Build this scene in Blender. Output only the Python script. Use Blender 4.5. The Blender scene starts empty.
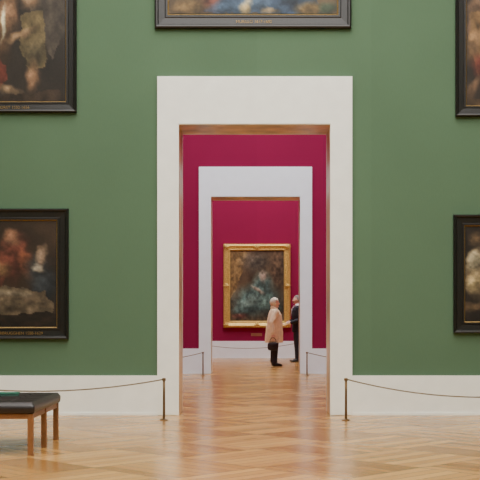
import bpy, bmesh, math, random
import numpy as np
from mathutils import Vector, Matrix, noise
random.seed(4); 
S=bpy.context.scene
COL=S.collection
F=1144.0; H=1.2; VX=256.9; VY=317.0
D1=14.0; D2=24.2; D3=33.4
ZOOM=None
def PX(px,d): return (px-VX)*d/F
def PZ(py,d): return H-(py-VY)*d/F
def lin(c):
    r=[]
    for v in c:
        v=v/255.0
        r.append(v/12.92 if v<=0.04045 else ((v+0.055)/1.055)**2.4)
    return tuple(r)
# ---------------------------------------------------------------- materials
def newmat(name):
    m=bpy.data.materials.new(name); m.use_nodes=True
    nt=m.node_tree; b=nt.nodes['Principled BSDF']
    return m,nt,b
def mat(name,col,rough=.6,metal=0,noise_scale=20,var=.12,bump=0.0,spec=.5,sheen=0,stretch=(1,1,1)):
    m,nt,b=newmat(name)
    tc=nt.nodes.new('ShaderNodeTexCoord'); mp=nt.nodes.new('ShaderNodeMapping')
    mp.inputs['Scale'].default_value=stretch
    nz=nt.nodes.new('ShaderNodeTexNoise'); nz.inputs['Scale'].default_value=noise_scale; nz.inputs['Detail'].default_value=5
    cr=nt.nodes.new('ShaderNodeValToRGB')
    c=lin(col)
    cr.color_ramp.elements[0].position=.3; cr.color_ramp.elements[1].position=.7
    cr.color_ramp.elements[0].color=tuple(max(0,x*(1-var)) for x in c)+(1,)
    cr.color_ramp.elements[1].color=tuple(min(1,x*(1+var)) for x in c)+(1,)
    nt.links.new(tc.outputs['Object'],mp.inputs['Vector']); nt.links.new(mp.outputs['Vector'],nz.inputs['Vector'])
    nt.links.new(nz.outputs['Fac'],cr.inputs['Fac']); nt.links.new(cr.outputs['Color'],b.inputs['Base Color'])
    b.inputs['Roughness'].default_value=rough; b.inputs['Metallic'].default_value=metal
    b.inputs['Specular IOR Level'].default_value=spec
    if sheen: b.inputs['Sheen Weight'].default_value=sheen
    if bump:
        bp=nt.nodes.new('ShaderNodeBump'); bp.inputs['Strength'].default_value=bump; bp.inputs['Distance'].default_value=.01
        nt.links.new(nz.outputs['Fac'],bp.inputs['Height']); nt.links.new(bp.outputs['Normal'],b.inputs['Normal'])
    return m
def fabric_wall(name,col,panel=1.4):
    m,nt,b=newmat(name); N=nt.nodes; L=nt.links
    tc=N.new('ShaderNodeTexCoord')
    n1=N.new('ShaderNodeTexNoise'); n1.inputs['Scale'].default_value=.7; n1.inputs['Detail'].default_value=3
    mp=N.new('ShaderNodeMapping'); mp.inputs['Scale'].default_value=(120,120,14)
    n2=N.new('ShaderNodeTexNoise'); n2.inputs['Scale'].default_value=1; n2.inputs['Detail'].default_value=4
    L.new(tc.outputs['Object'],n1.inputs['Vector']); L.new(tc.outputs['Object'],mp.inputs['Vector']); L.new(mp.outputs['Vector'],n2.inputs['Vector'])
    sp=N.new('ShaderNodeSeparateXYZ'); L.new(tc.outputs['Object'],sp.inputs['Vector'])
    d=N.new('ShaderNodeMath'); d.operation='DIVIDE'; d.inputs[1].default_value=panel; L.new(sp.outputs['X'],d.inputs[0])
    fl=N.new('ShaderNodeMath'); fl.operation='FLOOR'; L.new(d.outputs[0],fl.inputs[0])
    wn=N.new('ShaderNodeTexWhiteNoise'); wn.noise_dimensions='1D'; L.new(fl.outputs[0],wn.inputs['W'])
    s=N.new('ShaderNodeMath'); s.operation='MULTIPLY_ADD'; s.inputs[1].default_value=.30; L.new(n2.outputs['Fac'],s.inputs[0]); 
    s2=N.new('ShaderNodeMath'); s2.operation='MULTIPLY_ADD'; s2.inputs[1].default_value=.18; L.new(wn.outputs['Value'],s2.inputs[0])
    s3=N.new('ShaderNodeMath'); s3.operation='MULTIPLY'; s3.inputs[1].default_value=.50; L.new(n1.outputs['Fac'],s3.inputs[0])
    L.new(s3.outputs[0],s2.inputs[2]); L.new(s2.outputs[0],s.inputs[2])
    cr=N.new('ShaderNodeValToRGB'); c=lin(col)
    cr.color_ramp.elements[0].position=.2; cr.color_ramp.elements[1].position=.8
    cr.color_ramp.elements[0].color=tuple(x*.88 for x in c)+(1,)
    cr.color_ramp.elements[1].color=tuple(x*1.12 for x in c)+(1,)
    L.new(s.outputs[0],cr.inputs['Fac']); L.new(cr.outputs['Color'],b.inputs['Base Color'])
    b.inputs['Roughness'].default_value=.95; b.inputs['Specular IOR Level'].default_value=.1
    bp=N.new('ShaderNodeBump'); bp.inputs['Strength'].default_value=.25; bp.inputs['Distance'].default_value=.003
    L.new(n2.outputs['Fac'],bp.inputs['Height']); L.new(bp.outputs['Normal'],b.inputs['Normal'])
    return m
FLOOR_A=(140,92,42); FLOOR_B=(206,158,92)
def floor_mat():
    m,nt,b=newmat('oak_parquet'); N=nt.nodes; L=nt.links
    def M(op,a,b_=None,c=None):
        n=N.new('ShaderNodeMath'); n.operation=op
        for i,v in enumerate((a,b_,c)):
            if v is None: continue
            if isinstance(v,(int,float)): n.inputs[i].default_value=v
            else: L.new(v,n.inputs[i])
        return n.outputs[0]
    tc=N.new('ShaderNodeTexCoord')
    mp=N.new('ShaderNodeMapping'); mp.inputs['Rotation'].default_value=(0,0,math.radians(45)); mp.inputs['Scale'].default_value=(1/.92,1/.92,1)
    L.new(tc.outputs['Object'],mp.inputs['Vector'])
    sp=N.new('ShaderNodeSeparateXYZ'); L.new(mp.outputs['Vector'],sp.inputs['Vector'])
    x,y=sp.outputs['X'],sp.outputs['Y']
    cx=M('FLOOR',x); cy=M('FLOOR',y)
    ck=M('FLOORED_MODULO',M('ADD',cx,cy),2)
    inv=M('SUBTRACT',1,ck)
    t=M('ADD',M('MULTIPLY',x,ck),M('MULTIPLY',y,inv))
    lg=M('ADD',M('MULTIPLY',y,ck),M('MULTIPLY',x,inv))
    t6=M('MULTIPLY',t,7); pid=M('FLOOR',t6); fr=M('FRACT',t6)
    cmb=N.new('ShaderNodeCombineXYZ'); L.new(pid,cmb.inputs[0]); L.new(cx,cmb.inputs[1]); L.new(cy,cmb.inputs[2])
    wn=N.new('ShaderNodeTexWhiteNoise'); wn.noise_dimensions='3D'; L.new(cmb.outputs[0],wn.inputs['Vector'])
    g=N.new('ShaderNodeCombineXYZ'); L.new(M('MULTIPLY',t,30),g.inputs[0]); L.new(M('MULTIPLY',lg,2.6),g.inputs[1]); L.new(M('MULTIPLY',wn.outputs['Value'],30),g.inputs[2])
    nz=N.new('ShaderNodeTexNoise'); nz.inputs['Scale'].default_value=1; nz.inputs['Detail'].default_value=4; L.new(g.outputs[0],nz.inputs['Vector'])
    val=M('ADD',M('MULTIPLY',wn.outputs['Value'],.46),M('MULTIPLY',nz.outputs['Fac'],.30))
    val=M('ADD',val,M('MULTIPLY',ck,.24))
    cr=N.new('ShaderNodeValToRGB')
    e=cr.color_ramp.elements; e[0].position=.1; e[1].position=.95
    e[0].color=lin(FLOOR_A)+(1,); e[1].color=lin(FLOOR_B)+(1,)
    L.new(val,cr.inputs['Fac'])
    j1=M('LESS_THAN',M('MINIMUM',fr,M('SUBTRACT',1,fr)),.035)
    fl=M('FRACT',lg); j2=M('LESS_THAN',M('MINIMUM',fl,M('SUBTRACT',1,fl)),.010)
    j=M('MAXIMUM',j1,j2)
    mx=N.new('ShaderNodeMix'); mx.data_type='RGBA'
    L.new(M('MULTIPLY',j,.55),mx.inputs['Factor']); L.new(cr.outputs['Color'],mx.inputs['A']); mx.inputs['B'].default_value=lin((84,56,30))+(1,)
    L.new(mx.outputs['Result'],b.inputs['Base Color'])
    n3=N.new('ShaderNodeTexNoise'); n3.inputs['Scale'].default_value=3; L.new(tc.outputs['Object'],n3.inputs['Vector'])
    L.new(M('MULTIPLY_ADD',n3.outputs['Fac'],.10,.185),b.inputs['Roughness'])
    b.inputs['Specular IOR Level'].default_value=.42
    bp=N.new('ShaderNodeBump'); bp.inputs['Strength'].default_value=.06; bp.inputs['Distance'].default_value=.002
    L.new(M('SUBTRACT',wn.outputs['Value'],j),bp.inputs['Height']); L.new(bp.outputs['Normal'],b.inputs['Normal'])
    return m
GREEN=fabric_wall('green_wall_cloth',(86,110,86))
MAG=fabric_wall('crimson_wall_cloth',(130,27,63))
WHITE=mat('white_limestone',(242,241,232),.55,noise_scale=6,var=.03,bump=.03)
WHITE2=mat('cool_white_plaster',(230,236,240),.6,noise_scale=6,var=.02)
REVEAL=mat('polished_tan_marble',(190,158,114),.3,noise_scale=3.5,var=.5,stretch=(1,1,.5))
CEIL=mat('ceiling_plaster',(225,222,212),.8,var=.02)
BLACKF=mat('ebonised_wood',(24,20,19),.35,noise_scale=30,var=.3)
GOLD=mat('gilded_wood',(214,180,100),.4,metal=.5,noise_scale=40,var=.35,bump=.5)
GOLDTHIN=mat('gilt_slip',(140,112,64),.4,metal=.5,noise_scale=30,var=.2)
BRASS=mat('dark_bronze',(112,86,54),.4,metal=.7,noise_scale=20,var=.15)
ROPE=mat('brown_rope',(116,98,68),.8,noise_scale=300,var=.3,bump=.3)
LEATHER=mat('black_leather',(34,27,27),.38,noise_scale=140,var=.25,bump=.25)
BWOOD=mat('brown_bench_wood',(132,86,48),.45,noise_scale=18,var=.25,stretch=(6,6,1))
FLOORM=floor_mat()
def emis(name,col,s):
    m=bpy.data.materials.new(name); m.use_nodes=True; nt=m.node_tree
    nt.nodes.remove(nt.nodes['Principled BSDF'])
    e=nt.nodes.new('ShaderNodeEmission'); e.inputs['Color'].default_value=lin(col)+(1,); e.inputs['Strength'].default_value=s
    nt.links.new(e.outputs[0],nt.nodes['Material Output'].inputs['Surface']); return m
# ---------------------------------------------------------------- helpers
def link(o,parent=None):
    COL.objects.link(o)
    if parent: o.parent=parent
    return o
def meshobj(name,verts,faces,mats,parent=None,smooth=False):
    me=bpy.data.meshes.new(name); me.from_pydata([tuple(v) for v in verts],[],faces); me.update()
    if not isinstance(mats,(list,tuple)): mats=[mats]
    for m in mats: me.materials.append(m)
    bm=bmesh.new(); bm.from_mesh(me); bmesh.ops.recalc_face_normals(bm,faces=bm.faces); bm.to_mesh(me); bm.free()
    if smooth:
        for p in me.polygons: p.use_smooth=True
    o=bpy.data.objects.new(name,me); return link(o,parent)
def boxdata(x0,x1,y0,y1,z0,z1):
    v=[(x0,y0,z0),(x1,y0,z0),(x1,y1,z0),(x0,y1,z0),(x0,y0,z1),(x1,y0,z1),(x1,y1,z1),(x0,y1,z1)]
    f=[(0,3,2,1),(4,5,6,7),(0,1,5,4),(1,2,6,5),(2,3,7,6),(3,0,4,7)]
    return v,f
def box(name,x0,x1,y0,y1,z0,z1,m,parent=None,bev=0):
    v,f=boxdata(x0,x1,y0,y1,z0,z1); o=meshobj(name,v,f,m,parent)
    if bev:
        bm=bmesh.new(); bm.from_mesh(o.data); bmesh.ops.bevel(bm,geom=bm.edges[:],offset=bev,segments=2,affect='EDGES',profile=.6); bm.to_mesh(o.data); bm.free()
    return o
def struct(o): o['kind']='structure'; return o
def prism(name,pts,y0,y1,mats):
    n=len(pts); v=[(x,y0,z) for x,z in pts]+[(x,y1,z) for x,z in pts]
    f=[tuple(range(n)),tuple(range(2*n-1,n-1,-1))]+[(i,(i+1)%n,(i+1)%n+n,i+n) for i in range(n)]
    return meshobj(name,v,f,mats)
def tag(o,label,cat,group=None):
    o['label']=label; o['category']=cat
    if group: o['group']=group
    return o
def empty(name,loc=(0,0,0)):
    o=bpy.data.objects.new(name,None); o.empty_display_size=.1; o.location=loc; return link(o)
def frames(path):
    P=[Vector(p) for p in path]; out=[]
    t0=(P[1]-P[0]).normalized(); ref=Vector((0,0,1)) if abs(t0.z)<.9 else Vector((1,0,0))
    u=ref.cross(t0).normalized()
    for i in range(len(P)):
        if i==0: t=P[1]-P[0]
        elif i==len(P)-1: t=P[-1]-P[-2]
        else: t=(P[i+1]-P[i]).normalized()+(P[i]-P[i-1]).normalized()
        t.normalize(); u=(u-t*u.dot(t)).normalized(); out.append((P[i],u,t.cross(u)))
    return out
def tube(path,rad,n=12,flat=1.0,round_ends=True):
    if not isinstance(rad,(list,tuple)): rad=[rad]*len(path)
    P=[Vector(p) for p in path]; R=list(rad)
    if round_ends:
        a=(P[0]-P[1]).normalized(); b=(P[-1]-P[-2]).normalized()
        P=[P[0]+a*R[0]*.9,P[0]+a*R[0]*.6]+P+[P[-1]+b*R[-1]*.6,P[-1]+b*R[-1]*.9]
        R=[R[0]*.35,R[0]*.78]+R+[R[-1]*.78,R[-1]*.35]
    fr=frames(P); v=[];f=[]
    for (c,u,w),r in zip(fr,R):
        for k in range(n):
            a=2*math.pi*k/n; v.append(c+u*math.cos(a)*r+w*math.sin(a)*r*flat)
    m=len(fr)
    for i in range(m-1):
        for k in range(n):
            f.append((i*n+k,i*n+(k+1)%n,(i+1)*n+(k+1)%n,(i+1)*n+k))
    f.append(tuple(range(n-1,-1,-1))); f.append(tuple((m-1)*n+k for k in range(n)))
    return v,f
def loft(rings,n=40,fold=None):
    v=[];f=[]
    for i,(z,cx,cy,rx,ry) in enumerate(rings):
        for k in range(n):
            a=2*math.pi*k/n; s=1
            if fold: s=1+fold(i/(len(rings)-1),a)
            v.append(Vector((cx+math.cos(a)*rx*s,cy+math.sin(a)*ry*s,z)))
    m=len(rings)
    for i in range(m-1):
        for k in range(n): f.append((i*n+k,i*n+(k+1)%n,(i+1)*n+(k+1)%n,(i+1)*n+k))
    f.append(tuple(range(n-1,-1,-1))); f.append(tuple((m-1)*n+k for k in range(n)))
    return v,f
def ellipsoid(c,rx,ry,rz,n=20,m=14,fn=None):
    v=[];f=[]; c=Vector(c)
    v.append(Vector((0,0,rz)))
    for i in range(1,m):
        th=math.pi*i/m
        for k in range(n):
            a=2*math.pi*k/n; v.append(Vector((math.sin(th)*math.cos(a)*rx,math.sin(th)*math.sin(a)*ry,math.cos(th)*rz)))
    v.append(Vector((0,0,-rz)))
    for k in range(n): f.append((0,1+k,1+(k+1)%n))
    for i in range(m-2):
        for k in range(n): f.append((1+i*n+k,1+(i+1)*n+k,1+(i+1)*n+(k+1)%n,1+i*n+(k+1)%n))
    l=len(v)-1
    for k in range(n): f.append((l,1+(m-2)*n+(k+1)%n,1+(m-2)*n+k))
    if fn: v=[fn(p) for p in v]
    return [p+c for p in v],f
def merge(parts):
    V=[];Fc=[]
    for v,f in parts:
        o=len(V); V+=list(v); Fc+=[tuple(i+o for i in q) for q in f]
    return V,Fc
def remeshed(name,parts,m,voxel,parent,smooth_it=3,disp=None):
    v,f=merge(parts)
    o=meshobj(name+'_raw',v,f,m)
    md=o.modifiers.new('r','REMESH'); md.mode='VOXEL'; md.voxel_size=voxel; md.use_smooth_shade=True
    sm=o.modifiers.new('s','SMOOTH'); sm.factor=.5; sm.iterations=smooth_it
    bpy.context.view_layer.update()
    me=bpy.data.meshes.new_from_object(o.evaluated_get(bpy.context.evaluated_depsgraph_get()))
    bpy.data.objects.remove(o)
    me.name=name
    if disp:
        for vv in me.vertices: vv.co=disp(vv.co)
    if not me.materials: me.materials.append(m)
    for p in me.polygons: p.use_smooth=True
    ob=bpy.data.objects.new(name,me); return link(ob,parent)
# ---------------------------------------------------------------- room shell
XW=6.5; CH=8.6
TH=.68
o1=(PX(179,D1),PX(330,D1),PZ(125,D1)); f1=(PX(157.5,D1),PX(352,D1),PZ(77,D1))
o2=(PX(211,D2),PX(300,D2),PZ(197,D2)); f2=(PX(199,D2),PX(312,D2),PZ(167,D2))
def doorwall(name,y,o,ma,mb):
    pts=[(-XW,0),(-XW,CH),(XW,CH),(XW,0),(o[1],0),(o[1],o[2]),(o[0],o[2]),(o[0],0)]
    w=prism(name,pts,y,y+TH,[ma,mb,REVEAL])
    for p in w.data.polygons:
        p.material_index=0 if p.normal.y<-.5 else (1 if p.normal.y>.5 else 2)
    return struct(w)
doorwall('wall_north',D1,o1,GREEN,MAG)
doorwall('wall_middle',D2,o2,MAG,MAG)
struct(box('wall_far',-XW,XW,D3,D3+.4,0,CH,MAG))
def archi(name,y,f,o,m,t=.05,zb=0):
    pts=[(f[0],zb),(f[0],f[2]),(f[1],f[2]),(f[1],zb),(o[1],zb),(o[1],o[2]),(o[0],o[2]),(o[0],zb)]
    w=prism(name,pts,y-t,y-.0005,m)
    bm=bmesh.new(); bm.from_mesh(w.data)
    bmesh.ops.bevel(bm,geom=[e for e in bm.edges if all(v.co.y<y-t+.001 for v in e.verts)],offset=.008,segments=2,affect='EDGES'); bm.to_mesh(w.data); bm.free()
    return struct(w)
archi('trim_1',D1,f1,o1,WHITE); archi('trim_2',D2,f2,o2,WHITE2)
def rear(name,y,f,o,m):
    pts=[(f[0],0),(f[0],f[2]),(f[1],f[2]),(f[1],0),(o[1],0),(o[1],o[2]),(o[0],o[2]),(o[0],0)]
    return struct(prism(name,pts,y+.0005,y+.05,m))
rear('trim_3',D1+TH,f1,o1,WHITE2); rear('trim_4',D2+TH,f2,o2,WHITE2)
struct(box('floor',-XW,XW,-4,D3+.4,-.1,0,FLOORM))
for nm,y0,y1,m in (('',-4,D1,GREEN),('.001',D1+TH,D2,MAG),('.002',D2+TH,D3,MAG)):
    struct(box('wall_west'+nm,-XW-.2,-XW,y0,y1,0,CH,m)); struct(box('wall_east'+nm,XW,XW+.2,y0,y1,0,CH,m))
struct(box('wall_south',-XW,XW,-4.2,-4,0,CH,GREEN))
def ceiling(name,y0,y1,wname,strength,col):
    a=4.2; b0=y0+1.6; b1=y1-1.6; z=CH
    parts=[boxdata(-XW,-a,y0,y1,z,z+.2),boxdata(a,XW,y0,y1,z,z+.2),boxdata(-a,a,y0,b0,z,z+.2),boxdata(-a,a,b1,y1,z,z+.2)]
    v,f=merge(parts); struct(meshobj(name,v,f,CEIL))
    struct(box(wname,-a,a,b0,b1,z+.12,z+.16,emis(wname+'_glow',col,strength)))
ceiling('ceiling',-4,D1,'window_1',7.4,(254,250,244))
ceiling('ceiling.001',D1+TH,D2,'window_2',7.8,(244,250,255))
ceiling('ceiling.002',D2+TH,D3,'window_3',9.2,(248,250,252))
bh1=PZ(375.5,D1)
def bb(name,x0,x1,y,h,m,t=.035):
    v,f=merge([boxdata(x0,x1,y-t,y-.001,.02,h),boxdata(x0,x1,y-t-.012,y-.001,0,.03)])
    return struct(meshobj(name,v,f,m))
bb('baseboard_north',-XW,f1[0]-.001,D1,bh1,WHITE); bb('baseboard_north.001',f1[1]+.001,XW,D1,bh1,WHITE)
bh2=PZ(348.5,D2)
bb('baseboard_middle',-XW,f2[0]-.001,D2,bh2,WHITE2); bb('baseboard_middle.001',f2[1]+.001,XW,D2,bh2,WHITE2)
bb('baseboard_far',-XW,XW,D3,PZ(341,D3),WHITE2)
# ---------------------------------------------------------------- paintings (generic soft colour stand-ins)
def fnoise(u,v,sc,seed,octv=4):
    rs=np.random.RandomState(seed); out=np.zeros_like(u); amp=.5; s=sc
    for o in range(octv):
        n=int(s)+3; g=rs.rand(n+1,n+1)
        x=np.clip(u,0,1)*s; y=np.clip(v,0,1)*s
        xi=np.floor(x).astype(int); yi=np.floor(y).astype(int); fx=x-xi; fy=y-yi
        fx=fx*fx*(3-2*fx); fy=fy*fy*(3-2*fy)
        a=g[yi,xi]*(1-fx)+g[yi,xi+1]*fx; b=g[yi+1,xi]*(1-fx)+g[yi+1,xi+1]*fx
        out+=amp*(a*(1-fy)+b*fy); amp*=.5; s*=2
    return out
def paint(px0,px1,py0,py1,base,ops,seed,res):
    nx=max(40,int((px1-px0)*res)); ny=max(40,int((py1-py0)*res))
    u,v=np.meshgrid(np.linspace(0,1,nx),np.linspace(0,1,ny))
    X=px0+u*(px1-px0); Y=py0+v*(py1-py0)
    img=np.ones((ny,nx,3))*np.array(base)
    n0=fnoise(u,v,5,seed)
    img*=(.55+.9*n0)[...,None]
    k_=(px1-px0)/150.0
    wx=(fnoise(u,v,14,seed+1)-.47)*10*k_; wy=(fnoise(u,v,14,seed+2)-.47)*10*k_
    Xw=X+wx; Yw=Y+wy
    sh=fnoise(u,v,22,seed+3)
    for i,op in enumerate(ops):
        if op[0]=='e':
            _,cx,cy,rx,ry,rot,col,soft=op
            c,s=math.cos(math.radians(rot)),math.sin(math.radians(rot))
            dx=Xw-cx; dy=Yw-cy; a=(dx*c+dy*s)/rx; b=(-dx*s+dy*c)/ry
            r=np.sqrt(a*a+b*b); m=np.clip((1+soft-r)/(2*soft),0,1)
            light=1.05-.40*np.clip((a*c+b*s)*.5+b*.5+.3,-1,1)
        else:
            _,pts,col,soft=op
            m=np.zeros_like(X,dtype=bool); k=len(pts)
            for j in range(k):
                x1,y1=pts[j]; x2,y2=pts[(j+1)%k]
                if y1==y2: continue
                cond=((y1>Yw)!=(y2>Yw))&(Xw<(x2-x1)*(Yw-y1)/(y2-y1)+x1); m^=cond
            m=m.astype(float); light=np.ones_like(X)
        tex=light*(.45+1.1*sh)
        img=img*(1-m[...,None])+(np.array(col)*tex[...,None])*m[...,None]
    img=np.clip(img,3,250)/255.0
    l=np.where(img<=.04045,img/12.92,((img+.055)/1.055)**2.4)
    return nx,ny,l
def paintmat():
    m,nt,b=newmat('oil_paint'); N=nt.nodes; L=nt.links
    a=N.new('ShaderNodeAttribute'); a.attribute_name='pigment'
    nz=N.new('ShaderNodeTexNoise'); nz.inputs['Scale'].default_value=35; nz.inputs['Detail'].default_value=5
    tc=N.new('ShaderNodeTexCoord'); L.new(tc.outputs['Object'],nz.inputs['Vector'])
    mx=N.new('ShaderNodeMix'); mx.data_type='RGBA'; mx.blend_type='MULTIPLY'; mx.inputs['Factor'].default_value=.5
    L.new(a.outputs['Color'],mx.inputs['A']); L.new(nz.outputs['Fac'],mx.inputs['B']); L.new(mx.outputs['Result'],b.inputs['Base Color'])
    b.inputs['Roughness'].default_value=.5; b.inputs['Specular IOR Level'].default_value=.3
    bp=N.new('ShaderNodeBump'); bp.inputs['Strength'].default_value=.2; bp.inputs['Distance'].default_value=.002
    L.new(nz.outputs['Fac'],bp.inputs['Height']); L.new(bp.outputs['Normal'],b.inputs['Normal'])
    return m
PAINT=paintmat()
def rectframe(name,x0,x1,z0,z1,y,prof,m,parent):
    v=[];f=[];n=len(prof)
    for (cx,cz,sx,sz) in ((x0,z0,1,1),(x1,z0,-1,1),(x1,z1,-1,-1),(x0,z1,1,-1)):
        for ins,pr in prof: v.append((cx+sx*ins,y-pr,cz+sz*ins))
    for c in range(4):
        d=(c+1)%4
        for k in range(n): f.append((c*n+k,c*n+(k+1)%n,d*n+(k+1)%n,d*n+k))
    return meshobj(name,v,f,m,parent)
def textmesh(body,size,x,y,z,m,parent,off):
    xs=x
    for wd in body.split():
        cu=bpy.data.curves.new('t','FONT'); cu.body=wd; cu.size=size; cu.align_x='LEFT'; cu.extrude=.0012
        t=bpy.data.objects.new('t',cu); COL.objects.link(t); bpy.context.view_layer.update()
        me=bpy.data.meshes.new_from_object(t.evaluated_get(bpy.context.evaluated_depsgraph_get()))
        bpy.data.objects.remove(t)
        wid=max(v.co.x for v in me.vertices)
        me.transform(Matrix.Translation(Vector((xs,y,z))-off)@Matrix.Rotation(math.pi/2,4,'X'))
        me.materials.clear(); me.materials.append(m); me.name='lettering'
        link(bpy.data.objects.new('lettering',me),parent); xs+=wid+size*.35
def painting(D,outer,inner,base,ops,seed,res,label,style='black',text=None,tpos=None):
    ox0,ox1,oy0,oy1=outer; ix0,ix1,iy0,iy1=inner
    x0,x1=PX(ox0,D),PX(ox1,D); z1,z0=PZ(oy0,D),PZ(oy1,D)
    a0,a1=PX(ix0,D),PX(ix1,D); b1,b0=PZ(iy0,D),PZ(iy1,D)
    yw=D-.004; E=empty('painting',((x0+x1)/2,yw,z0)); off=Vector(E.location)
    w=a0-x0
    def loc(o):
        o.data.transform(Matrix.Translation(-off)); return o
    if style=='black':
        prof=[(0,0),(0,.05),(w*.10,.065),(w*.22,.06),(w*.28,.045),(w*.72,.04),(w*.78,.048),(w*.92,.048),(w*.92,.0)]
        loc(rectframe('frame',x0,x1,z0,z1,yw,prof,BLACKF,E))
        ps=[(w*.92,.0),(w*.92,.044),(w*1.0,.034),(w*1.03,.0)]
        loc(rectframe('gilt_slip',x0,x1,z0,z1,yw,ps,GOLDTHIN,E))
    else:
        prof=[(0,0),(0,.06),(w*.12,.10),(w*.3,.11),(w*.5,.075),(w*.75,.055),(w*.85,.07),(w*.95,.065),(w*1.03,.03),(w*1.03,0)]
        fr=rectframe('frame',x0,x1,z0,z1,yw,prof,GOLD,E); loc(fr)
        fm=None
        def fn(p):
            a=math.atan2(p.z,p.x); r=1+.22*math.cos(6*a); return Vector((p.x*r,p.y*(1+.3*math.cos(6*a)),p.z*r))
        for cx,cz in ((x0,z0),(x1,z0),(x1,z1),(x0,z1),((x0+x1)/2,z1),((x0+x1)/2,z0),(x0,(z0+z1)/2),(x1,(z0+z1)/2)):
            sx=1 if cx<(x0+x1)/2-.01 else(-1 if cx>(x0+x1)/2+.01 else 0); sz=1 if cz<(z0+z1)/2-.01 else(-1 if cz>(z0+z1)/2+.01 else 0)
            if fm is None:
                v,f=ellipsoid((0,0,0),.075,.035,.075,36,18,fn); ob=meshobj('carved_ornament',v,f,GOLD,E,True); fm=ob.data
            else: ob=link(bpy.data.objects.new('carved_ornament',fm),E)
            ob.location=Vector((cx+sx*w*.42,yw-.085,cz+sz*w*.42))-off
    nx,ny,img=paint(ix0,ix1,iy0,iy1,base,ops,seed,res)
    v=[];f=[]
    for j in range(ny):
        for i in range(nx): v.append((a0-.01+(a1-a0+.02)*i/(nx-1),yw-.025,b1+.01-(b1-b0+.02)*j/(ny-1)))
    for j in range(ny-1):
        for i in range(nx-1): f.append((j*nx+i,(j+1)*nx+i,(j+1)*nx+i+1,j*nx+i+1))
    c=meshobj('canvas',v,f,PAINT,E)
    at=c.data.color_attributes.new('pigment','FLOAT_COLOR','POINT')
    col=np.ones((ny*nx,4),dtype=np.float32); col[:,:3]=img.reshape(-1,3)
    at.data.foreach_set('color',col.ravel()); loc(c)
    if text:
        textmesh(text,tpos[2],PX(tpos[0],D),yw-.047,PZ(tpos[1],D),GOLDTHIN,E,off)
    tag(E,label,'painting')
    return E
painting(D1,(-75,77,-110,113),(-64,68,-99,101.5),(44,37,31),[
 ('p',[(18,0),(30,-40),(68,-60),(68,30),(50,60),(40,20)],(66,58,50),0),
 ('e',4,30,9,38,8,(108,80,56),.4),
 ('e',10,14,8,14,-20,(150,112,82),.5),
 ('e',30,2,8,7,0,(150,116,84),.5),
 ('p',[(22,14),(42,10),(46,40),(44,66),(30,70),(20,48)],(100,86,58),0),
 ('e',22,34,13,3.4,-28,(156,124,90),.5),
 ('e',4,24,1.6,18,0,(220,206,170),.4),
 ('e',36,52,9,12,10,(86,76,54),.5),
 ('e',32,78,5,13,8,(128,96,70),.5),
 ('p',[(-30,62),(0,58),(8,74),(0,90),(-30,94)],(92,46,36),0),
 ('e',10,91,12,3.5,12,(140,114,86),.5),('e',-30,20,16,30,0,(110,80,58),.4),
 ('p',[(12,94),(60,90),(68,98),(68,104),(-64,104),(-20,96)],(54,42,32),0),
 ],11,.95,'dark torchlit figure painting in black frame on green wall',text='HONTHORST 1592-1656',tpos=(-14,109.5,.05))
painting(D1,(155,351,-135,29),(169,338,-121,13.5),(88,72,54),[
 ('p',[(208,-30),(250,-60),(300,-20),(318,2),(322,14),(205,14),(214,0)],(64,80,102),0),
 ('e',212,4,13,9,20,(110,64,54),.4),('e',232,6,20,8,-10,(70,90,114),.4),('e',258,4,16,9,10,(80,100,124),.4),
 ('e',284,5,16,8,-15,(62,78,100),.4),('e',246,8,5,7,30,(180,158,112),.4),('e',310,8,13,6,0,(130,106,66),.4),
 ('e',270,11,9,3,0,(160,140,108),.4),('e',190,8,16,9,0,(118,94,60),.4),('e',328,9,9,6,0,(64,76,58),.4),
 ('e',200,-70,20,30,0,(110,80,54),.4),
 ],23,.9,'wide painting with blue drapery in black frame above the doorway',text='MURILLO 1617-1682',tpos=(236,24,.05))
painting(D1,(455,610,-100,117),(466,599,-89,106),(48,40,34),[
 ('e',475,28,6,14,0,(150,112,84),.5),('e',478,8,9,9,0,(128,98,74),.5),
 ('p',[(470,14),(500,6),(505,60),(476,74),(471,48)],(126,96,62),0),
 ('e',474,48,6,15,20,(146,112,78),.5),('e',480,66,7,10,0,(104,52,42),.5),
 ('e',473,88,4,11,20,(134,102,76),.5),('p',[(466,98),(599,90),(599,106),(466,106)],(78,60,42),0),
 ('e',530,30,24,44,0,(130,94,70),.4),
 ],31,.9,'dark painting with ochre-dressed figure in a black frame')
painting(D1,(-105,69,209,339),(-93,57,220,328),(56,43,33),[
 ('e',-60,262,20,30,0,(84,60,46),.4),
 ('p',[(-40,262),(-14,246),(4,252),(6,290),(-44,292)],(84,48,38),0),
 ('e',14,258,13,22,10,(104,58,46),.4),('e',11,238,7,8,0,(140,100,76),.5),
 ('e',26,264,5,13,-15,(124,74,52),.5),('e',0,270,9,7,0,(136,102,70),.5),
 ('e',42,278,13,22,-12,(46,48,50),.4),('e',46,286,9,12,0,(54,58,62),.5),
 ('e',41,256,5.5,8,0,(172,142,116),.5),('e',39,268,6,3,0,(150,138,120),.5),
 ('p',[(-93,290),(10,286),(44,292),(54,302),(50,316),(-93,318)],(100,86,68),0),
 ('e',12,293,22,3,5,(136,122,100),.5),('e',2,306,16,7,0,(86,74,58),.5),
 ('p',[(-93,317),(57,311),(57,330),(-93,330)],(36,28,22),0),
 ],47,1.0,'painting of people around a table in a black frame',text='TERBRUGGHEN 1588-1629',tpos=(-4,334.5,.05))
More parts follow.
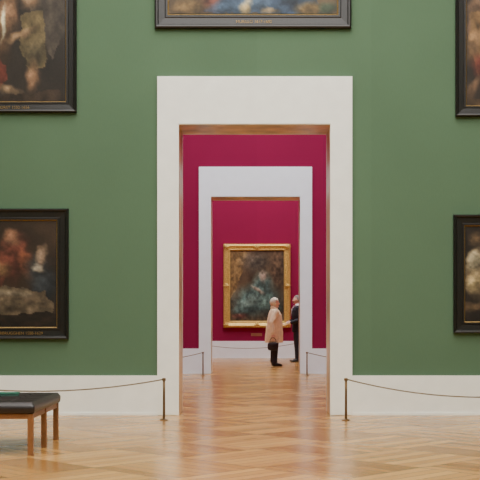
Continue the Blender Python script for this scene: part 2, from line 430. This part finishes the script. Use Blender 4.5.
painting(D1,(453,610,215,333),(464.5,599,226,322),(42,35,30),[
 ('e',480,274,12,23,0,(150,130,98),.3),
 ('e',476,262,7,8,0,(196,182,148),.5),('e',474,284,6,10,0,(176,154,112),.5),
 ('e',480,240,9,5,0,(92,74,54),.5),('e',474,306,11,4,0,(104,84,62),.5),('e',540,270,22,40,0,(110,80,60),.4),
 ],53,1.0,'dark painting with pale draped cloth in a black frame')
painting(D3,(223.5,290.5,244,327.5),(230,284.5,250.5,320.5),(100,80,58),[
 ('p',[(230,251),(248,251),(244,268),(236,290),(230,300)],(136,108,68),0),
 ('e',278,268,9,20,0,(100,80,60),.4),
 ('e',256,262,12,10,0,(98,88,74),.5),
 ('p',[(230,300),(285,298),(285,321),(230,321)],(88,72,54),0),
 ('e',257,300,22,15,-8,(76,100,94),.35),
 ('e',262,286,9,12,5,(92,118,110),.4),
 ('e',250,302,13,5,-25,(120,146,136),.5),('e',268,303,9,8,10,(100,126,116),.5),('e',244,310,10,4,0,(76,98,92),.5),
 ('e',263,277,3,5,0,(180,156,134),.6),
 ('e',258,290,6,1.6,30,(180,162,140),.6),('e',276,308,5,4,0,(64,88,82),.5),
 ('e',240,316,6,2.5,0,(120,78,68),.5),
 ],67,2.2,'painting with blue-green drapery in carved gilded frame on crimson wall','gold')
c=box('wall_label',PX(251,D3),PX(262,D3),D3-.012,D3-.001,PZ(336,D3),PZ(333.2,D3),mat('brass_label',(150,100,76),.4,metal=.3)); tag(c,'small brass caption plate on crimson wall below gilded painting','wall label')
# ---------------------------------------------------------------- stanchions & ropes
SH=.49
def stanchion_master(loc,label,group):
    E=empty('barrier_post',loc)
    pv,pf=tube([(0,0,.012),(0,0,.03),(0,0,.30),(0,0,SH-.03)],[.016,.015,.014,.014],14,round_ends=False)
    meshobj('post',pv,pf,BRASS,E,True)
    v,f=loft([(0,0,0,.05,.05),(.008,0,0,.05,.05),(.014,0,0,.035,.035),(.02,0,0,.016,.016)],24); meshobj('foot_plate',v,f,BRASS,E)
    v,f=loft([(SH-.034,0,0,.015,.015),(SH-.03,0,0,.022,.022),(SH-.008,0,0,.022,.022),(SH,0,0,.018,.018)],20); meshobj('cap',v,f,BRASS,E)
    tag(E,label,'barrier post',group); return E
def stanch_copy(src,loc):
    n=src.copy(); n.location=loc; COL.objects.link(n)
    for c in [o for o in bpy.data.objects if o.parent==src]:
        k=c.copy(); k.parent=n; COL.objects.link(k)
    return n
def rope(a,b,sag,label):
    a=Vector(a); b=Vector(b); n=28; path=[]
    for i in range(n+1):
        t=i/n; p=a.lerp(b,t); p.z-=sag*4*t*(1-t); path.append(p)
    v,f=tube(path,.0075,8,round_ends=False); o=meshobj('barrier_rope',v,f,ROPE,None,True)
    return tag(o,label,'rope','barrier ropes')
yA=13.3; yB=23.27; yC=32.7
zt=SH-.018
st=stanchion_master((PX(164,yA),yA,0),'slim dark bronze low barrier post beside the doorway','low barrier posts')
posts=[(PX(346,yA),yA),(-4.05,yA),(4.25,yA),(PX(203,yB),yB),(PX(307,yB),yB),(-4.2,yB),(4.2,yB),(-1.85,yC),(1.25,yC)]
for x,y in posts: stanch_copy(st,(x,y,0))
e=.0222
rope((PX(164,yA)-e,yA,zt),(-4.05+e,yA,zt),.135,'thin brown rope hanging low before the green wall')
rope((PX(346,yA)+e,yA,zt),(4.25-e,yA,zt),.205,'thin brown rope sagging before the green wall')
rope((PX(203,yB)-e,yB,zt),(-4.2+e,yB,zt),.2,'thin brown rope before the crimson doorway wall')
rope((PX(307,yB)+e,yB,zt),(4.2-e,yB,zt),.2,'thin brown rope before the crimson doorway wall')
rope((-1.85+e,yC,zt),(1.25-e,yC,zt),.17,'thin brown rope below the gilded painting')
# ---------------------------------------------------------------- bench
bx0,bx1,by0,by1=-3.35,-1.93,9.90,11.22
BE=empty('bench',((bx0+bx1)/2,(by0+by1)/2,0)); off=Vector(BE.location)
def bl(o): o.data.transform(Matrix.Translation(-off)); return o
nxx,nyy=72,66; v=[];f=[]
zt0,zb0=.462,.362
def edge(d,r=.03):
    return 0 if d>=r else r-math.sqrt(max(0,r*r-(r-d)**2))
for j in range(nyy+1):
    for i in range(nxx+1):
        x=bx0+(bx1-bx0)*i/nxx; y=by0+(by1-by0)*j/nyy
        d=min(x-bx0,bx1-x,y-by0,by1-y); z=zt0-edge(d)
        cx=(x-bx0)/((bx1-bx0)/6); cy=(y-by0)/((by1-by0)/6)
        sx=abs(cx-round(cx))*.23; sy=abs(cy-round(cy))*.22
        if .05<d: z-=.010*math.exp(-(sx/.012)**2)+.010*math.exp(-(sy/.012)**2)+.012*math.exp(-(sx*sx+sy*sy)/.0012)
        v.append((x,y,z))
W=nxx+1
for j in range(nyy):
    for i in range(nxx): f.append((j*W+i,j*W+i+1,(j+1)*W+i+1,(j+1)*W+i))
per=[(i,0) for i in range(nxx)]+[(nxx,j) for j in range(nyy)]+[(i,nyy) for i in range(nxx,0,-1)]+[(0,j) for j in range(nyy,0,-1)]
prev=[j*W+i for i,j in per]
for dz,ins in ((.03,-.004),(.06,-.004),(.095,.0),(.1,.012)):
    cur=[]
    for i,j in per:
        x,y,_=v[j*W+i]
        x=x-ins*(1 if i==nxx else -1 if i==0 else 0); y=y-ins*(1 if j==nyy else -1 if j==0 else 0)
        v.append((x,y,zt0-dz if dz>.03 else zt0-.034)); cur.append(len(v)-1)
    for k in range(len(per)):
        k2=(k+1)%len(per); f.append((prev[k],prev[k2],cur[k2],cur[k]))
    prev=cur
f.append(tuple(prev[::-1]))
bl(meshobj('seat_cushion',v,f,LEATHER,BE,True))
b0=ellipsoid((0,0,0),.011,.011,.006,10,6)
bme=None
for i in range(1,6):
    for j in range(1,6):
        if bme is None:
            ob=meshobj('button',b0[0],b0[1],LEATHER,BE,True); bme=ob.data
        else: ob=link(bpy.data.objects.new('button',bme),BE)
        ob.location=Vector((bx0+(bx1-bx0)*i/6,by0+(by1-by0)*j/6,zt0-.024))-off
r0,r1=.315,.36; ins=.02; tt=.03
vv,ff=merge([boxdata(bx0+ins,bx1-ins,by0+ins,by0+ins+tt,r0,r1),boxdata(bx0+ins,bx1-ins,by1-ins-tt,by1-ins,r0,r1),
  boxdata(bx0+ins,bx0+ins+tt,by0+ins+tt,by1-ins-tt,r0,r1),boxdata(bx1-ins-tt,bx1-ins,by0+ins+tt,by1-ins-tt,r0,r1),
  boxdata(bx0+ins+tt,bx1-ins-tt,(by0+by1)/2-.02,(by0+by1)/2+.02,r0,r1)])
bl(meshobj('seat_rail',vv,ff,BWOOD,BE))
for lx in (bx0+.035,(bx0+bx1)/2,bx1-.035):
    for ly in (by0+.035,(by0+by1)/2,by1-.035):
        if lx==(bx0+bx1)/2 and ly==(by0+by1)/2: continue
        bl(box('leg',lx-.024,lx+.024,ly-.024,ly+.024,0,.36,BWOOD,BE,.003))
tag(BE,'square black tufted leather bench on brown wooden legs','bench')
LE=empty('brochure',(PX(3,10.75),10.75,.4635)); LE.rotation_euler=(0,0,.15)
box('cover',-.15,.15,-.10,.10,.020,.025,mat('green_cover',(40,104,84),.4),LE)
box('pages',-.147,.147,-.097,.097,.0,.020,mat('grey_green_pages',(52,84,72),.8),LE)
tag(LE,'dark green brochure lying on the black bench','brochure')
# ---------------------------------------------------------------- people
SKIN=mat('skin',(232,190,166),.5,noise_scale=25,var=.05)
def hand(o,d,n,thumb,curl,k=1.0):
    o=Vector(o); d=Vector(d).normalized(); n=Vector(n); n=(n-d*n.dot(d)).normalized(); s=d.cross(n)
    if s.dot(Vector(thumb))<0: s=-s
    ps=[]
    for q in (-.028,-.01,.01,.028):
        ps.append(tube([o-d*.01+s*q*.5,o+d*.04*k+s*q,o+d*.085*k+s*q],[.014,.0145,.012],10))
    ps.append(tube([o-d*.01,o+d*.04,o+d*.075],[.022,.025,.02],12))
    for q,Ls in ((.030,.9),(.011,1.0),(-.009,.94),(-.028,.75)):
        p=o+d*.082*k+s*q; path=[p]; a=0
        for seg,da in ((.042,curl*.8),(.027,curl*1.1),(.022,curl*.8)):
            a+=da; p=p+(d*math.cos(a)+n*math.sin(a))*seg*Ls*k; path.append(p)
        ps.append(tube(path,[.0095,.009,.0082,.007],9))
    p=o+d*.028*k+s*.022; t1=(s*.75+d*.65+n*.25).normalized(); t2=(s*.2+d*.8+n*(.3+curl*.4)).normalized()
    ps.append(tube([p,p+t1*.042,p+t1*.042+t2*.032,p+t1*.042+t2*.052],[.014,.0115,.0095,.008],9))
    return ps
def headparts(c,tilt=0):
    c=Vector(c)
    def fn(p):
        q=p.copy()
        if q.z<0:
            t=min(1,-q.z/.115); q.x*=1-.32*t**1.6; q.y=q.y*(1-.12*t)-.008*t
        if q.y>0: q.y*=1.05
        return q
    ps=[ellipsoid(c,.075,.094,.114,28,20,fn)]
    ps.append(tube([c+Vector((0,-.088,.018)),c+Vector((0,-.098,-.008)),c+Vector((0,-.108,-.026))],[.008,.010,.013],10))
    for sx in (-1,1):
        ps.append(ellipsoid(c+Vector((sx*.074,.008,-.008)),.010,.018,.03,12,10))
        ps.append(ellipsoid(c+Vector((sx*.030,-.078,.024)),.022,.014,.008,12,8))
        ps.append(ellipsoid(c+Vector((sx*.034,-.070,-.028)),.022,.018,.018,12,8))
        ps.append(tube([c+Vector((sx*.004,-.090,-.056)),c+Vector((sx*.02,-.082,-.057))],[.007,.004],8))
    ps.append(ellipsoid(c+Vector((0,-.080,-.092)),.022,.016,.016,12,8))
    return ps
def eyes(c,E,lipcol):
    c=Vector(c)
    W_=mat('eye_white',(230,226,220),.3); I=mat('iris',(60,60,56),.2); B=mat('brow_hair',(130,110,88),.8); Lp=mat('lips',lipcol,.5)
    for sx in (-1,1):
        v,f=ellipsoid(c+Vector((sx*.031,-.081,.006)),.013,.010,.008,14,10); e=meshobj('eye',v,f,W_,E,True)
        v,f=ellipsoid(c+Vector((sx*.031,-.0895,.006)),.0058,.003,.0058,10,8); i=meshobj('iris',v,f,I,e,True)
        v,f=tube([c+Vector((sx*.014,-.090,.030)),c+Vector((sx*.032,-.089,.034)),c+Vector((sx*.048,-.077,.028))],[.004,.0045,.003],8); meshobj('eyebrow',v,f,B,E,True)
    v,f=tube([c+Vector((-.022,-.085,-.057)),c+Vector((0,-.096,-.055)),c+Vector((.022,-.085,-.057))],[.004,.0065,.004],8); meshobj('lips',v,f,Lp,E,True)
def shoe(E,x,y,yaw,m,L=.25):
    c,s=math.cos(yaw),math.sin(yaw)
    def fn(p):
        t=(p.y+L/2)/L
        q=p.copy(); q.x*=.85+.25*math.sin(min(1,(1-t)*1.3)*math.pi)
        q.z=max(q.z,-.036); 
        if t<.5: q.z=-.036+(q.z+.036)*(.72+.3*t)
        return Vector((q.x*c-q.y*s,q.x*s+q.y*c,q.z))
    parts=[ellipsoid((x,y-.06,.036),.046,L/2,.052,22,14,fn),tube([(x,y+.02,.05),(x,y+.02,.11)],[.045,.044],16)]
    return remeshed('shoe',parts,m,.006,E,2)
def hair(c,E,m,rx,ry,rz,seed,amp=.008,low=-.09):
    c=Vector(c)
    def fn(p):
        nn=noise.noise(p*38+Vector((seed,0,0)))+.5*noise.noise(p*90)
        q=p*(1+amp/.09*nn)
        if q.y<-.02 and q.z<.045: 
            q.y=-.02+(q.y+.02)*.1; q.x*=.98
        if q.z<low: q.z=low+(q.z-low)*.2
        return q
    v,f=ellipsoid(c+Vector((0,.016,.012)),rx,ry,rz,56,40,fn)
    return meshobj('hair',v,f,m,E,True)
def person(loc,rot,label,P):
    E=empty('person',loc); E.rotation_euler=(0,0,rot)
    P(E); tag(E,label,'person'); return E
def body_core(hh,legx,armR,armL,handR,handL,stout=1.0,lean=0):
    k=hh/1.70
    ps=[loft([(z*k,0,y,rx*stout,ry*stout) for z,y,rx,ry in ((.80,.01,.10,.08),(.86,.01,.155,.105),(.95,.01,.16,.115),(1.05,0,.14,.105),(1.18,-.005,.15,.115),(1.30,-.005,.165,.11),(1.38,.005,.15,.085),(1.42,.01,.09,.06),(1.45,.01,.058,.055))],32),
        tube([(0,.012,1.38*k),(0,.0,1.47*k),(0,-.005,1.53*k)],[.058,.054,.055],18)]
    ps+=headparts((0,-.015,hh-.118))
    for sx in (-1,1):
        ps.append(tube([(sx*.08*stout,.01,.88*k),(sx*legx,.0,.66*k),(sx*legx,-.005,.47*k),(sx*legx,.01,.30*k),(sx*legx,.02,.09)],[.088*stout,.078,.055,.054,.037],18))
        ps.append(tube([(sx*legx,.03,.05),(sx*legx,-.12,.035)],[.034,.028],12))
    for A in (armR,armL):
        s,e,w=[Vector(q) for q in A]
        ps.append(tube([s,s.lerp(e,.5),e,e.lerp(w,.35),w],[.052,.044,.036,.036,.024],16))
    return ps+handR+handL
wRw=Vector((-.315,.10,.80))
def woman(E):
    hh=1.66; k=hh/1.7
    sR=(-.165,.0,1.33); eR=(-.265,.12,1.06); wR=tuple(wRw)
    sL=(.165,.0,1.33); eL=(.225,.04,1.06); wL=(.14,-.18,1.02)
    hR=hand(wR,(0,-.05,-1),(1,0,0),(0,-1,0),1.25); hL=hand(wL,(-.6,-.7,.1),(0,.3,-1),(0,-.2,1),.5)
    remeshed('body',body_core(hh,.085,(sR,eR,wR),(sL,eL,wL),hR,hL,1.08),SKIN,.0055,E,2)
    eyes((0,-.015,hh-.118),E,(196,120,108))
    hair((0,-.015,hh-.118),E,mat('ash_blonde_hair',(232,222,194),.7,noise_scale=60,var=.25,bump=.4),.096,.112,.124,3,.010)
    TR=mat('dark_trousers',(34,32,38),.8,var=.2)
    ps=[loft([(.60,0,.01,.15,.12),(.86,0,.01,.17,.13),(1.0,0,.01,.155,.12)],28)]
    for sx in (-1,1): ps.append(tube([(sx*.085,.01,.84),(sx*.088,.0,.62),(sx*.088,0,.46),(sx*.088,.01,.28),(sx*.088,.018,.085)],[.098,.092,.078,.072,.07],20,round_ends=False))
    remeshed('trousers',ps,TR,.008,E,2)
    COAT=mat('cream_coat',(243,219,178),.85,noise_scale=14,var=.10,bump=.15)
    def fold(t,a): 
        q=max(0,1-t*1.5); return .05*q*math.sin(a*7+1)+.025*q*math.sin(a*13)
    rings=[(.575,0,.02,.225,.215),(.60,0,.02,.23,.22),(.75,0,.015,.225,.215),(.90,0,.01,.22,.205),(1.02,0,.0,.215,.19),(1.14,0,-.005,.21,.182),(1.25,0,-.005,.205,.165),(1.33,0,.0,.19,.13),(1.375,0,.005,.14,.10),(1.41,0,.008,.088,.078),(1.44,0,.01,.082,.074)]
    cp=[loft(rings,64,fold)]
    for A in ((sR,eR,wR),(sL,eL,wL)):
        s,e_,w=[Vector(q) for q in A]
        cp.append(tube([s,s.lerp(e_,.5),e_,e_.lerp(w,.5),e_.lerp(w,.93)],[.078,.073,.068,.063,.060],20))
    remeshed('coat',cp,COAT,.008,E,2,lambda c: Vector(c)*1.0+Vector((1,1,0))*.006*noise.noise(Vector(c)*9))
    v,f=loft([(1.40,0,.005,.10,.09),(1.43,0,.012,.098,.090),(1.455,0,.018,.090,.084),(1.445,0,.016,.076,.070),(1.40,0,.01,.072,.066)],28); meshobj('collar',v,f,COAT,E,True)
    HBM=mat('horn_button',(120,90,70),.4)
    for z,y in ((1.25,-.168),(1.14,-.185),(1.02,-.188),(.90,-.193)):
        v,f=ellipsoid((0.01,y,z),.012,.012,.012,12,8); meshobj('coat_button',v,f,HBM,E,True)
    for sx in (-1,1): shoe(E,sx*.09,.0,sx*.12,mat('black_shoe_leather',(22,20,20),.35))
WL=(PX(274.5,28.0),28.0,0); WR=math.radians(100)
person(WL,WR,'elderly woman in pale peach coat and dark trousers holding a handbag',woman)
HB=empty('handbag',(0,0,0))
hb=Matrix.Translation(WL)@Matrix.Rotation(WR,4,'Z')
BAG=mat('dark_bag_leather',(30,24,26),.4,noise_scale=60,var=.3,bump=.2)
def bagfn(p):
    q=p.copy()
    ax=abs(q.y)/.15; az=abs(q.z)/.11
    m_=max(ax,az,.001); r=math.hypot(ax,az)
    s=(r/m_)**.55
    q.y*=s; q.z*=s; 
    if q.z<-.05: q.x*=1.2
    return q
v,f=ellipsoid((0,0,0),.052,.135,.105,36,24,bagfn); BB=meshobj('bag_body',v,f,BAG,HB,True)
v,f=tube([(0,-.075,.09),(0,-.07,.16),(0,-.035,.205),(0,0,.213),(0,.035,.205),(0,.07,.16),(0,.075,.09)],.008,10); meshobj('handle',v,f,BAG,HB,True)
v,f=tube([(-.012,-.11,.108),(0,0,.118),(-.012,.11,.108)],.006,8); meshobj('zip',v,f,GOLDTHIN,HB,True)
HB.matrix_world=hb@Matrix.Translation((wRw.x+.02,wRw.y-.005,wRw.z-.098-.213))
tag(HB,"small dark leather handbag hanging from the woman's hand",'handbag')
def man(E):
    hh=1.78
    sR=(-.185,.0,1.43); eR=(-.25,.06,1.14); wR=(-.13,-.19,1.08)
    sL=(.185,.0,1.43); eL=(.25,.05,1.13); wL=(.15,-.19,1.05)
    hR=hand(wR,(.75,-.6,0),(0,.2,-1),(0,-.4,1),.5); hL=hand(wL,(-.8,-.5,.05),(0,.2,-1),(0,-.4,1),.5)
    remeshed('body',body_core(hh,.09,(sR,eR,wR),(sL,eL,wL),hR,hL,1.1),SKIN,.0055,E,2)
    eyes((0,-.015,hh-.118),E,(190,126,110))
    hair((0,-.015,hh-.118),E,mat('grey_hair',(120,112,104),.7,noise_scale=60,var=.25,bump=.3),.083,.102,.114,9,.004,-.05)
    SUIT=mat('navy_black_suit',(24,26,36),.75,noise_scale=40,var=.15)
    ps=[loft([(.80,0,.01,.15,.11),(.92,0,.01,.175,.13),(1.05,0,.01,.165,.125)],28)]
    for sx in (-1,1): ps.append(tube([(sx*.09,.01,.90),(sx*.095,.0,.66),(sx*.095,0,.48),(sx*.095,.012,.28),(sx*.095,.018,.08)],[.105,.094,.078,.070,.068],20,round_ends=False))
    remeshed('trousers',ps,SUIT,.008,E,2)
    fold=lambda t,a:.02*max(0,1-t*2)*math.sin(a*6)
    cp=[loft([(.80,0,.015,.20,.155),(.83,0,.015,.205,.155),(.95,0,.01,.20,.15),(1.10,0,.0,.19,.145),(1.25,0,-.005,.205,.155),(1.38,0,-.002,.215,.15),(1.45,0,.004,.18,.115),(1.49,0,.01,.10,.075),(1.51,0,.012,.072,.066)],48,fold)]
    for A in ((sR,eR,wR),(sL,eL,wL)):
        s,e_,w=[Vector(q) for q in A]
        cp.append(tube([s,s.lerp(e_,.5),e_,e_.lerp(w,.5),e_.lerp(w,.92)],[.078,.068,.060,.055,.048],20))
    remeshed('suit_jacket',cp,SUIT,.008,E,2)
    SHT=mat('white_shirt',(235,235,232),.8)
    v,f=loft([(1.485,0,.0,.078,.078),(1.52,0,.002,.070,.070),(1.55,0,.006,.066,.066),(1.545,0,.006,.058,.058),(1.49,0,.004,.058,.058)],28); meshobj('shirt_collar',v,f,SHT,E,True)
    meshobj('shirt_front',[(-.045,-.09,1.50),(.045,-.09,1.50),(.05,-.145,1.42),(-.05,-.145,1.42),(.028,-.164,1.30),(-.028,-.164,1.30),(0,-.164,1.18)],[(0,1,2,3),(3,2,4,5),(5,4,6)],SHT,E)
    meshobj('tie',[(-.012,-.097,1.50),(.012,-.097,1.50),(.02,-.170,1.34),(-.02,-.170,1.34),(0,-.172,1.20)],[(0,1,2,3),(3,2,4)],mat('dark_tie',(70,24,34),.6),E)
    for sx in (-1,1): shoe(E,sx*.095,.0,sx*.15,mat('black_oxford',(18,17,18),.3),.28)
person((PX(297.4,30.6),30.6,0),math.radians(-84),'grey-haired man in dark suit with white shirt talking',man)
# ---------------------------------------------------------------- world, camera
w=bpy.data.worlds.new('world'); S.world=w; w.use_nodes=True
w.node_tree.nodes['Background'].inputs[0].default_value=(.8,.85,.9,1); w.node_tree.nodes['Background'].inputs[1].default_value=.4
cam=bpy.data.cameras.new('camera'); co=bpy.data.objects.new('camera',cam); COL.objects.link(co)
co.location=(0,0,H); co.rotation_euler=(math.pi/2,0,0)
zx,zy,zk=ZOOM if ZOOM else (240,240,1)
cam.sensor_width=36; cam.lens=F/480*36*zk; cam.shift_x=-(VX-zx)/480*zk; cam.shift_y=(VY-zy)/480*zk; cam.clip_end=200
S.camera=co
